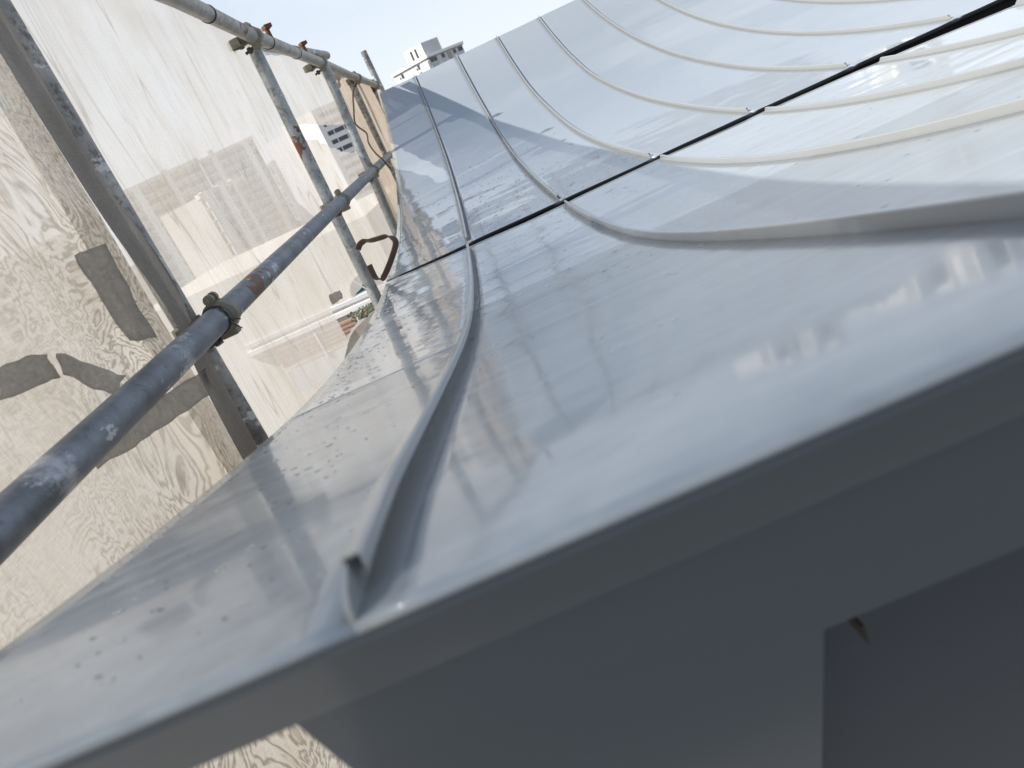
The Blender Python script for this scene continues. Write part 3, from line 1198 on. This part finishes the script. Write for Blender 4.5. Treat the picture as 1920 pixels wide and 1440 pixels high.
ribbon('net_hem', [(-40, 40), (0, 103), (40, 170), (104, 272), (150, 345), (205, 430), (250, 492), (300, 560), (332, 612), (350, 660), (385, 735), (440, 838), (482, 915)],
       [(-10, -10), (26, 60), (70, 132), (128, 238), (180, 325), (240, 405), (290, 470), (332, 535), (352, 590), (376, 640), (415, 710), (478, 832), (522, 908)],
       0.045, M_hem, netA, 'grey doubled hem of the net running along the upright')
for (l, r, lab) in (([(-6, 688), (50, 668), (95, 660)], [(-6, 752), (60, 730), (114, 706)], 'dark grey patch at the far left'),
                    ([(108, 662), (170, 680), (240, 705)], [(118, 700), (170, 722), (215, 738)], 'smaller grey patch left of the rail'),
                    ([(138, 478), (190, 560), (240, 640)], [(196, 458), (240, 540), (290, 632)], 'upright grey patch above the rail'),
                    ([(182, 880), (250, 838), (320, 790), (392, 740)], [(160, 848), (240, 800), (300, 745), (385, 690)], 'long grey patch under the rail')):
    ribbon('net_patch', l, r, 0.05, M_patch, netA, lab)
ribbon('net_patch', [(620, 552), (629, 548), (638, 544)], [(623, 572), (633, 566), (642, 559)], 0.03, M_patch, netB, 'small dark grey tape patch above the lower hole')
ribbon('net_patch', [(617, 136), (627, 138), (640, 141)], [(619, 147), (628, 149), (637, 152)], 0.03, M_patch, netC, 'dark tape tab under the top rail')
ribbon('net_patch', [(632, 150), (634, 162), (630, 172)], [(636, 150), (638, 162), (634, 172)], 0.03, M_patch, netC, 'short tape tail')
ribbon('net_hem', [(325, 0), (390, 30), (455, 60)], [(322, 8), (387, 39), (452, 69)], 0.03, M_hem_brown, netB, 'brown hem tucked under the top rail')
# loose flap below the lower hole
ribbon('net_flap', [(655, 630), (672, 608), (690, 594), (704, 578)], [(640, 690), (660, 664), (690, 630), (712, 590)], 0.03, M_patch, netB, 'folded grey flap of net under the lower hole')

# ---------------------------------------------------------------- buildings beyond
UP = Vector((0, 0, 1))


def block(corner, yaw_l, yaw_r, wl, wr, ztop, zbot):
    """convex corner towards the camera: returns corner, direction along left face, along right face"""
    h = Vector((corner.x, corner.y, 0)).normalized()
    rt = Vector((h.y, -h.x, 0))
    dl = (h * math.cos(yaw_l) - rt * math.sin(yaw_l)).normalized()
    dr = (h * math.cos(yaw_r) + rt * math.sin(yaw_r)).normalized()
    c = Vector((corner.x, corner.y, 0))
    P = [c, c + dr * wr, c + dr * wr + dl * wl, c + dl * wl]
    return c, dl, dr, [p + UP * zbot for p in P] + [p + UP * ztop for p in P]


def face_box(c, d, other, u0, u1, z0, z1, proud, depth):
    """box on a face: along d from u0..u1, standing proud of it (other points into the block)"""
    o = other * -proud
    i = other * depth
    P = [c + d * u0 + o, c + d * u1 + o, c + d * u1 + i, c + d * u0 + i]
    return MB().hexa([p + UP * z0 for p in P] + [p + UP * z1 for p in P])


# --- white tower standing above the ridge
cq = at_dist((800, 106), 300)
zr = cq.z
tw = empty('apartment_tower', (cq.x, cq.y, -14))
tag(tw, 'white apartment tower with rooftop lift block showing above the roof ridge', 'tower')
c, dl, dr, P = block(cq, math.radians(48), math.radians(46), 19, 19, zr - 1.0, -14)
recalc(MB().hexa(P).build('wall', M_white, tw))
for d, o_, ln in ((dl, dr, 19), (dr, dl, 19)):
    recalc(face_box(c, d, o_, -0.5, ln + 0.5, zr - 0.5, zr + 0.4, 0.7, 1.2).build('parapet', M_white, tw))
    recalc(face_box(c, d, o_, -0.3, ln + 0.3, zr - 0.9, zr - 0.55, 0.35, 0.8).build('parapet', M_grey_wall, tw))
# bay pushed out on the sunny face, grey recess strips
recalc(face_box(c, dl, dr, 0.0, 4.2, -14, zr - 1.6, 0.8, 0.5).build('bay', M_white, tw))
recalc(face_box(c, dl, dr, 8.3, 11.4, -14, zr - 1.1, 0.06, 0.5).build('stair_strip', M_lgrey_wall, tw))
recalc(face_box(c, dr, dl, 0.0, 19.0, -14, zr - 1.1, 0.03, 0.4).build('side_cladding', M_lgrey_wall, tw))
recalc(face_box(c, dr, dl, 10.0, 12.2, -14, zr - 1.1, 0.12, 0.4).build('stair_strip', M_grey_wall, tw))
for fl in range(6):
    z = zr - 2.7 - fl * 2.5
    for (u, w) in ((4.8, 1.3), (6.5, 0.6), (14.2, 1.2), (16.0, 0.6)):
        recalc(face_box(c, dl, dr, u, u + w, z, z + (1.5 if w > 1 else 0.8), 0.14, 0.4).build('window', M_glass, tw))
    for (u, w) in ((1.0, 1.5), (2.8, 1.5), (7.0, 1.5), (13.4, 1.4), (16.2, 1.2), (17.6, 1.0)):
        recalc(face_box(c, dr, dl, u, u + w, z + 0.3, z + 1.7, 0.18, 0.4).build('window', M_glass, tw))
    recalc(face_box(c, dr, dl, 0.8, 4.6, z - 0.9, z + 0.2, 0.16, 0.4).build('spandrel', M_green, tw))
    recalc(face_box(c, dr, dl, 0.0, 10.0, z - 1.2, z - 0.95, 0.7, 0.4).build('floor_ledge', M_white, tw))
    recalc(face_box(c, dr, dl, 12.2, 19.0, z - 1.2, z - 0.95, 0.7, 0.4).build('floor_ledge', M_white, tw))
# lift block on the roof
lb = c + dl * 1.2 + dr * 1.0
Pb = [lb, lb + dr * 9, lb + dr * 9 + dl * 9.5, lb + dl * 9.5]
zl = zr + 5.0
lift = recalc(MB().hexa([p + UP * (zr - 0.4) for p in Pb] + [p + UP * zl for p in Pb]).build('lift_block', M_white, tw))
for u in (3.2, 5.6):
    w_ = recalc(face_box(lb, dl, dr, u, u + 1.0, zr + 0.9, zr + 4.1, 0.1, 0.3).build('slot_window', M_glass, lift))
recalc(face_box(lb, dr, dl, 0.3, 8.7, zr + 0.8, zl - 0.2, 0.08, 0.3).build('grey_panel', M_lgrey_wall, lift))

# --- white office block seen through the ragged upper hole
cq = at_dist((601, 245), 170)
zt2 = at_dist((608, 196), 170).z
ob = empty('office_block', (cq.x, cq.y, -14))
tag(ob, 'white block with long window strips seen through the ragged upper hole', 'building')
c, dl, dr, P = block(cq, math.radians(52), math.radians(62), 9, 16, zt2, -14)
recalc(MB().hexa(P).build('wall', M_white, ob))
z = zt2 - 1.2
while z > -8:
    recalc(face_box(c, dr, dl, 1.2, 9.6, z - 0.85, z, 0.06, 0.3).build('window_strip', M_glass, ob))
    for u in (2.6, 5.2, 8.0):
        recalc(face_box(c, dr, dl, u, u + 0.18, z - 0.85, z, 0.1, 0.3).build('mullion', M_white, ob))
    recalc(face_box(c, dr, dl, 10.0, 15.8, z - 0.85, z, 0.06, 0.3).build('window_strip', M_glass, ob))
    z -= 1.85
cq2 = at_dist((556, 241), 185)
lb2 = empty('annex_block', (cq2.x, cq2.y, -14))
tag(lb2, 'lower pale block with dark roof band left of the office block in the hole', 'building')
c, dl, dr, P = block(cq2, math.radians(40), math.radians(75), 12, 9, cq2.z + 0.2, -14)
recalc(MB().hexa(P).build('wall', M_lgrey_wall, lb2))
for k in range(4):
    recalc(face_box(c, dr, dl, 0.3, 8.6, cq2.z - 0.9 - k * 2.0, cq2.z - 0.3 - k * 2.0, 0.06, 0.3).build('window_strip', M_glass, lb2))

# --- blocks seen dimly through the mesh


def slab(qtl, qtr, D, label, cols, matl, nf=14, dep=18, yaw=0.0):
    a, b = at_dist(qtl, D), at_dist(qtr, D)
    top = (a.z + b.z) / 2
    a, b = Vector((a.x, a.y, 0)), Vector((b.x, b.y, 0))
    if yaw:                      # facade turned to the sun, same apparent width
        b = a + Matrix.Rotation(math.radians(yaw), 3, 'Z') @ ((b - a) / math.cos(math.radians(yaw)))
    d = (b - a)
    w = d.length
    d.normalize()
    inn = Vector((-d.y, d.x, 0))
    if inn.dot(a) < 0:
        inn = -inn
    t = empty('housing_slab', (a.x, a.y, -14))
    tag(t, label, 'building', 'housing slabs beyond the net')
    Pp = [a, b, b + inn * dep, a + inn * dep]
    recalc(MB().hexa([p + UP * -14 for p in Pp] + [p + UP * top for p in Pp]).build('wall', matl, t))
    fh = 2.9
    for k in range(nf):
        z = top - 1.0 - k * fh
        if z < -12:
            break
        recalc(face_box(a, d, inn, 0.4, w - 0.4, z - 1.6, z - 0.4, 0.05, 0.3).build('window_strip', M_slab_win, t))
        recalc(face_box(a, d, inn, 0.2, w - 0.2, z - 2.2, z - 1.9, 0.6, 0.3).build('floor_ledge', M_offwhite, t))
    for (u0, u1, dz) in cols:
        recalc(face_box(a, d, inn, u0 * w, u1 * w, -14, top + dz, 0.9, 0.6).build('white_column', M_white, t))
    recalc(face_box(a, d, inn, -0.3, w + 0.3, top - 0.5, top + 0.6, 0.8, 1.0).build('parapet', M_offwhite, t))
    return t


slab((208, 366), (372, 306), 230, 'wide grey housing slab dimly seen through the pale net', ((0.22, 0.30, 0.5), (0.60, 0.66, 1.2), (0.0, 0.05, 0)), M_slab)
slab((374, 372), (452, 330), 190, 'housing slab with bright white columns behind the pale net', ((0.05, 0.26, 0.8), (0.42, 0.55, 0.8), (0.72, 0.80, 0.8)), M_slab, yaw=36)
slab((372, 300), (474, 262), 300, 'far dim slab above the white columned one behind the net', ((0.2, 0.3, 2.0), (0.8, 0.9, 0.5)), M_slab)
slab((500, 310), (566, 286), 210, 'narrow slab with pale columns behind the rust patched upright', ((0.1, 0.35, 0.8), (0.55, 0.75, 0.8)), M_offwhite)
slab((-150, 560), (190, 420), 120, 'broad low slab behind the rippled near mesh', ((0.1, 0.16, 0.5), (0.45, 0.52, 0.5), (0.8, 0.86, 0.6)), M_offwhite, 6)
# towers farther right, seen only mirrored in the near roof sheets
for i, (a0, w_, el, lab) in enumerate(((14.6, 1.3, 7.6, 'white tower with narrow gap mirrored in the roof, leftmost of the row'),
                                       (17.4, 1.7, 8.2, 'white tower mirrored in the roof sheet, second from the left of the row'),
                                       (21.2, 1.1, 5.4, 'low white tower mirrored in the roof sheet, middle of the row'),
                                       (24.5, 2.4, 7.2, 'wide white tower mirrored in the roof sheet, second from the right'),
                                       (28.2, 2.2, 8.0, 'white tower mirrored nearest the right edge of the roof'))):
    D = 150
    t = empty('apartment_tower', (D * math.sin(math.radians(a0)), D * math.cos(math.radians(a0)), -14))
    tag(t, lab, 'tower', 'towers beyond the ridge')
    top = D * math.tan(math.radians(el))
    a = Vector((D * math.sin(math.radians(a0)), D * math.cos(math.radians(a0)), 0))
    b = Vector((D * math.sin(math.radians(a0 + w_)), D * math.cos(math.radians(a0 + w_)), 0))
    b = a + Matrix.Rotation(math.radians(38), 3, 'Z') @ ((b - a) * 1.5)      # turned to the sun
    d = (b - a).normalized()
    w = (b - a).length
    inn = Vector((-d.y, d.x, 0))
    Pp = [a, b, b + inn * 12, a + inn * 12]
    recalc(MB().hexa([p + UP * -14 for p in Pp] + [p + UP * (top - 1.2) for p in Pp]).build('wall', M_white, t))
    for u0, u1, dz in ((0, 0.30, 0), (0.70, 1.0, 1.0)):
        recalc(face_box(a, d, inn, u0 * w, u1 * w, -14, top + dz, 0.8, 3).build('white_column', M_white, t))
    for k in range(8):
        z = top - 2.4 - 2.6 * k
        recalc(face_box(a, d, inn, 0.33 * w, 0.67 * w, z - 0.9, z + 0.5, 0.05, 0.3).build('window', M_glass, t))

# --- house with the arched window, through the lower hole
HD = 12.0
base = at_dist((672, 575), HD)
hv = Vector((base.x, base.y, 0)).normalized()
yaw = math.radians(-16)
hn = Vector((-hv.x, -hv.y, 0))
hn = Matrix.Rotation(yaw, 3, 'Z') @ hn
hr = Vector((-hn.y, hn.x, 0))           # to the right, seen from the camera
o0 = Vector((base.x, base.y, 0))


def hpt(q, off=0.0):                    # (u, z) on the facade plane
    d = ray(*q)
    t = (o0 + hn * off).dot(hn) / d.dot(hn)
    p = d * t
    return ((p - o0).dot(hr), p.z)


def hbox(u0, u1, z0, z1, n0, n1, name, matl, parent):
    P = [o0 + hr * u0 + hn * n0, o0 + hr * u1 + hn * n0, o0 + hr * u1 + hn * n1, o0 + hr * u0 + hn * n1]
    return recalc(MB().hexa([p + UP * z0 for p in P] + [p + UP * z1 for p in P]).build(name, matl, parent))


house = empty('house', (o0.x, o0.y, -14))
tag(house, 'cream house with arched teal window and stepped cornice seen through the lower hole', 'house')
uC, zC = hpt((645, 575))
uA, zA = hpt((683, 552))
hbox(uC - 3.5, uC + 0.95, -14, zC + 1.1, -5, 0, 'wall', M_offwhite, house)
uS, zS = hpt((660, 582))
hbox(uC - 1.7, uC + 0.95, zS + 0.0, zS + 0.07, -0.02, 0.16, 'cornice', M_white, house)
hbox(uC - 1.7, uC + 0.95, zS - 0.08, zS - 0.002, -0.02, 0.10, 'cornice', M_offwhite, house)
hbox(uC - 1.7, uC + 0.95, zS + 0.12, zS + 0.17, -0.02, 0.07, 'cornice', M_lgrey_wall, house)
# arched window: half-round head above a sill
ul, zl_ = hpt((668, 557))
uw, zw = hpt((690, 549))
uc, zc, rw = ul + 0.22, zl_ + 0.0, 0.27
wf = empty('window', o0)
wf.parent = house
wf.matrix_parent_inverse = Matrix.Translation(-Vector(house.location))
m_ = 20
V = []
for n_ in (0.005, 0.03):
    V += [o0 + hr * (uc + rw * 1.18 * math.cos(math.pi * k / m_)) + hn * n_ + UP * (zc + rw * 1.18 * math.sin(math.pi * k / m_)) for k in range(m_ + 1)]
recalc(MB().add(V, [tuple(range(m_ + 1)), tuple(range(m_ + 1, 2 * m_ + 2))] + [(k, k + 1, k + m_ + 2, k + m_ + 1) for k in range(m_)]).build('frame', M_white, wf))
for k0, k1 in ((0, 60), (60, 120), (120, 180)):
    V = []
    a0, a1 = math.radians(k0 + 2), math.radians(k1 - 2)
    ang = [a0 + (a1 - a0) * i / 8 for i in range(9)]
    for n_ in (0.02, 0.036):
        V += [o0 + hr * (uc + rw * math.cos(a)) + hn * n_ + UP * (zc + 0.02 + rw * math.sin(a)) for a in ang]
        V += [o0 + hr * (uc + 0.03 * math.cos((a0 + a1) / 2)) + hn * n_ + UP * (zc + 0.02 + 0.03)]
    recalc(MB().add(V, [tuple(range(10)), tuple(range(10, 20))] + [(k, (k + 1) % 10, (k + 1) % 10 + 10, k + 10) for k in range(10)]).build('pane', M_teal, wf))
hbox(uc - 0.4, uc + 0.4, zc - 0.05, zc + 0.005, 0, 0.06, 'sill', M_white, house)
# terracotta louvre slats on the balcony front
lt = empty('louvre_screen', (o0.x, o0.y, zS - 0.7))
tag(lt, 'terracotta slatted balcony screen below the cornice of the cream house', 'slatted screen')
ub, zb_ = hpt((645, 603), 0.3)
for k in range(5):
    hbox(ub - 1.2, ub + 1.6, zb_ - 0.065 * k - 0.035, zb_ - 0.065 * k, 0.25, 0.30, 'slat', M_terra, lt)
for u in (ub - 0.5, ub + 0.2, ub + 0.9):
    hbox(u, u + 0.025, zb_ - 0.4, zb_ + 0.03, 0.303, 0.32, 'post', M_white, lt)
hbox(ub - 1.2, ub + 1.6, zb_ - 0.75, zb_ - 0.36, 0.2, 0.29, 'lower_panel', M_lgrey_wall, lt)
# plant
pu, pz = hpt((684, 594), 0.5)
pc_ = o0 + hr * pu + hn * 0.5 + UP * pz
pl = empty('potted_plant', pc_ - UP * 0.3)
tag(pl, 'small leafy green plant against the terracotta slats', 'plant')
V, Fc = [], []
for k in range(150):
    a, b = random.uniform(0, 6.28), random.uniform(-0.5, 1)
    rr = random.uniform(0.02, 0.17)
    p = pc_ + Vector((math.cos(a) * rr * 1.3, math.sin(a) * rr * 1.3, b * 0.12 + 0.02))
    ax1 = Vector((random.uniform(-1, 1), random.uniform(-1, 1), random.uniform(-0.6, 0.8))).normalized()
    ax2 = ax1.orthogonal().normalized()
    l_ = random.uniform(0.02, 0.04)
    i0 = len(V)
    V += [p - ax1 * l_, p + ax2 * l_ * 0.45, p + ax1 * l_, p - ax2 * l_ * 0.45]
    Fc.append((i0, i0 + 1, i0 + 2, i0 + 3))
o = MB().add(V, Fc).build('foliage', M_leaf, pl)
o['kind'] = 'stuff'
MB().tube([pc_ - UP * 0.3, pc_ - UP * 0.05, pc_ + UP * 0.05], 0.012, 6).build('stem', M_stem, pl)

# ---------------------------------------------------------------- rain drops left on the lower sheets
m_w, nt, out = mat('water')
p = N(nt, 'BsdfPrincipled')
p.inputs['Base Color'].default_value = (0.9, 0.95, 1, 1)
p.inputs['Roughness'].default_value = 0.02
p.inputs['IOR'].default_value = 1.333
p.inputs['Transmission Weight'].default_value = 1.0
L(nt, p.outputs['BSDF'], out.inputs['Surface'])
V, Fc = [], []
rnd = random.Random(3)


def drop(x, y, rx, ry, h):
    z = F(y) + 0.0003
    i0 = len(V)
    m = 10
    for (s_, hz) in ((1.0, 0.0), (0.78, 0.62), (0.4, 0.93)):
        for k in range(m):
            a = 2 * math.pi * k / m
            yy = y + ry * s_ * math.sin(a)
            V.append((x + rx * s_ * math.cos(a), yy, F(yy) + 0.0003 + h * hz))
    V.append((x, y, z + h))
    for r_ in range(2):
        for k in range(m):
            k2 = (k + 1) % m
            Fc.append((i0 + r_ * m + k, i0 + r_ * m + k2, i0 + (r_ + 1) * m + k2, i0 + (r_ + 1) * m + k))
    for k in range(m):
        Fc.append((i0 + 2 * m + k, i0 + 2 * m + (k + 1) % m, i0 + 3 * m))
    Fc.append(tuple(i0 + k for k in reversed(range(m))))


for n_ in range(420):
    bay = 0 if rnd.random() < 0.5 else 1 if rnd.random() < 0.8 else 2
    y = 0.24 + rnd.random() ** 1.3 * 1.85
    u = rnd.random()
    if bay == 0:
        u = u ** 1.6
    u = 0.04 + 0.92 * u
    if noise.noise(Vector((u * 3 + bay, y * 3, 2))) < -0.12 or (bay > 0 and y < 0.42 and rnd.random() < 0.85):
        continue
    x = seam_x(bay, y) * (1 - u) + seam_x(bay + 1, y) * u
    s_ = rnd.uniform(0.0007, 0.0019) * (0.45 + 0.85 * y)
    drop(x, y, s_ * rnd.uniform(1.2, 2.8), s_ * 0.8, s_ * 0.35)
for q in range(260):
    bay = rnd.choice((0, 1, 1, 2))
    y = 2.3 + rnd.random() ** 2 * 1.3
    u = 0.04 + 0.92 * rnd.random()
    x = seam_x(bay, y) * (1 - u) + seam_x(bay + 1, y) * u
    s_ = rnd.uniform(0.0015, 0.0035)
    drop(x, y, s_ * rnd.uniform(1.2, 2.4), s_, s_ * 0.5)
o = MB().add(V, Fc).build('rain_drops', m_w, None, smooth=True, auto=60)
tag(o, 'scattered rain drops clinging to the metal sheets', 'water drops', None, 'stuff')

# dirt specks dried onto the sheets, thickest along the verge
V, Fc = [], []
for n_ in range(620):
    bay = 0 if rnd.random() < 0.85 else rnd.choice((1, 1, 2, 3))
    y = 0.25 + rnd.random() ** 1.2 * 2.9
    if abs(y - 2.22) < 0.06 or (bay > 0 and y < 0.6):
        continue
    u = 0.02 + 0.94 * (rnd.random() ** 1.5 if bay == 0 else rnd.random())
    if noise.noise(Vector((u * 2.5 + bay * 7, y * 2.2, 9))) < -0.05:
        continue
    x = seam_x(bay, y) * (1 - u) + seam_x(bay + 1, y) * u
    s_ = rnd.uniform(0.0005, 0.0013) * (0.22 + 0.9 * y)
    drop(x, y, s_ * rnd.uniform(1.4, 4.5), s_ * rnd.uniform(0.4, 0.8), 0.0003)
m_d = simple('dried_dirt', (0.085, 0.09, 0.10), 0.7, 0, 0.3, 80)
o = MB().add(V, Fc).build('dirt_specks', m_d, None, smooth=True, auto=60)
tag(o, 'small dark dirt specks dried on the metal sheets', 'dirt', None, 'stuff')
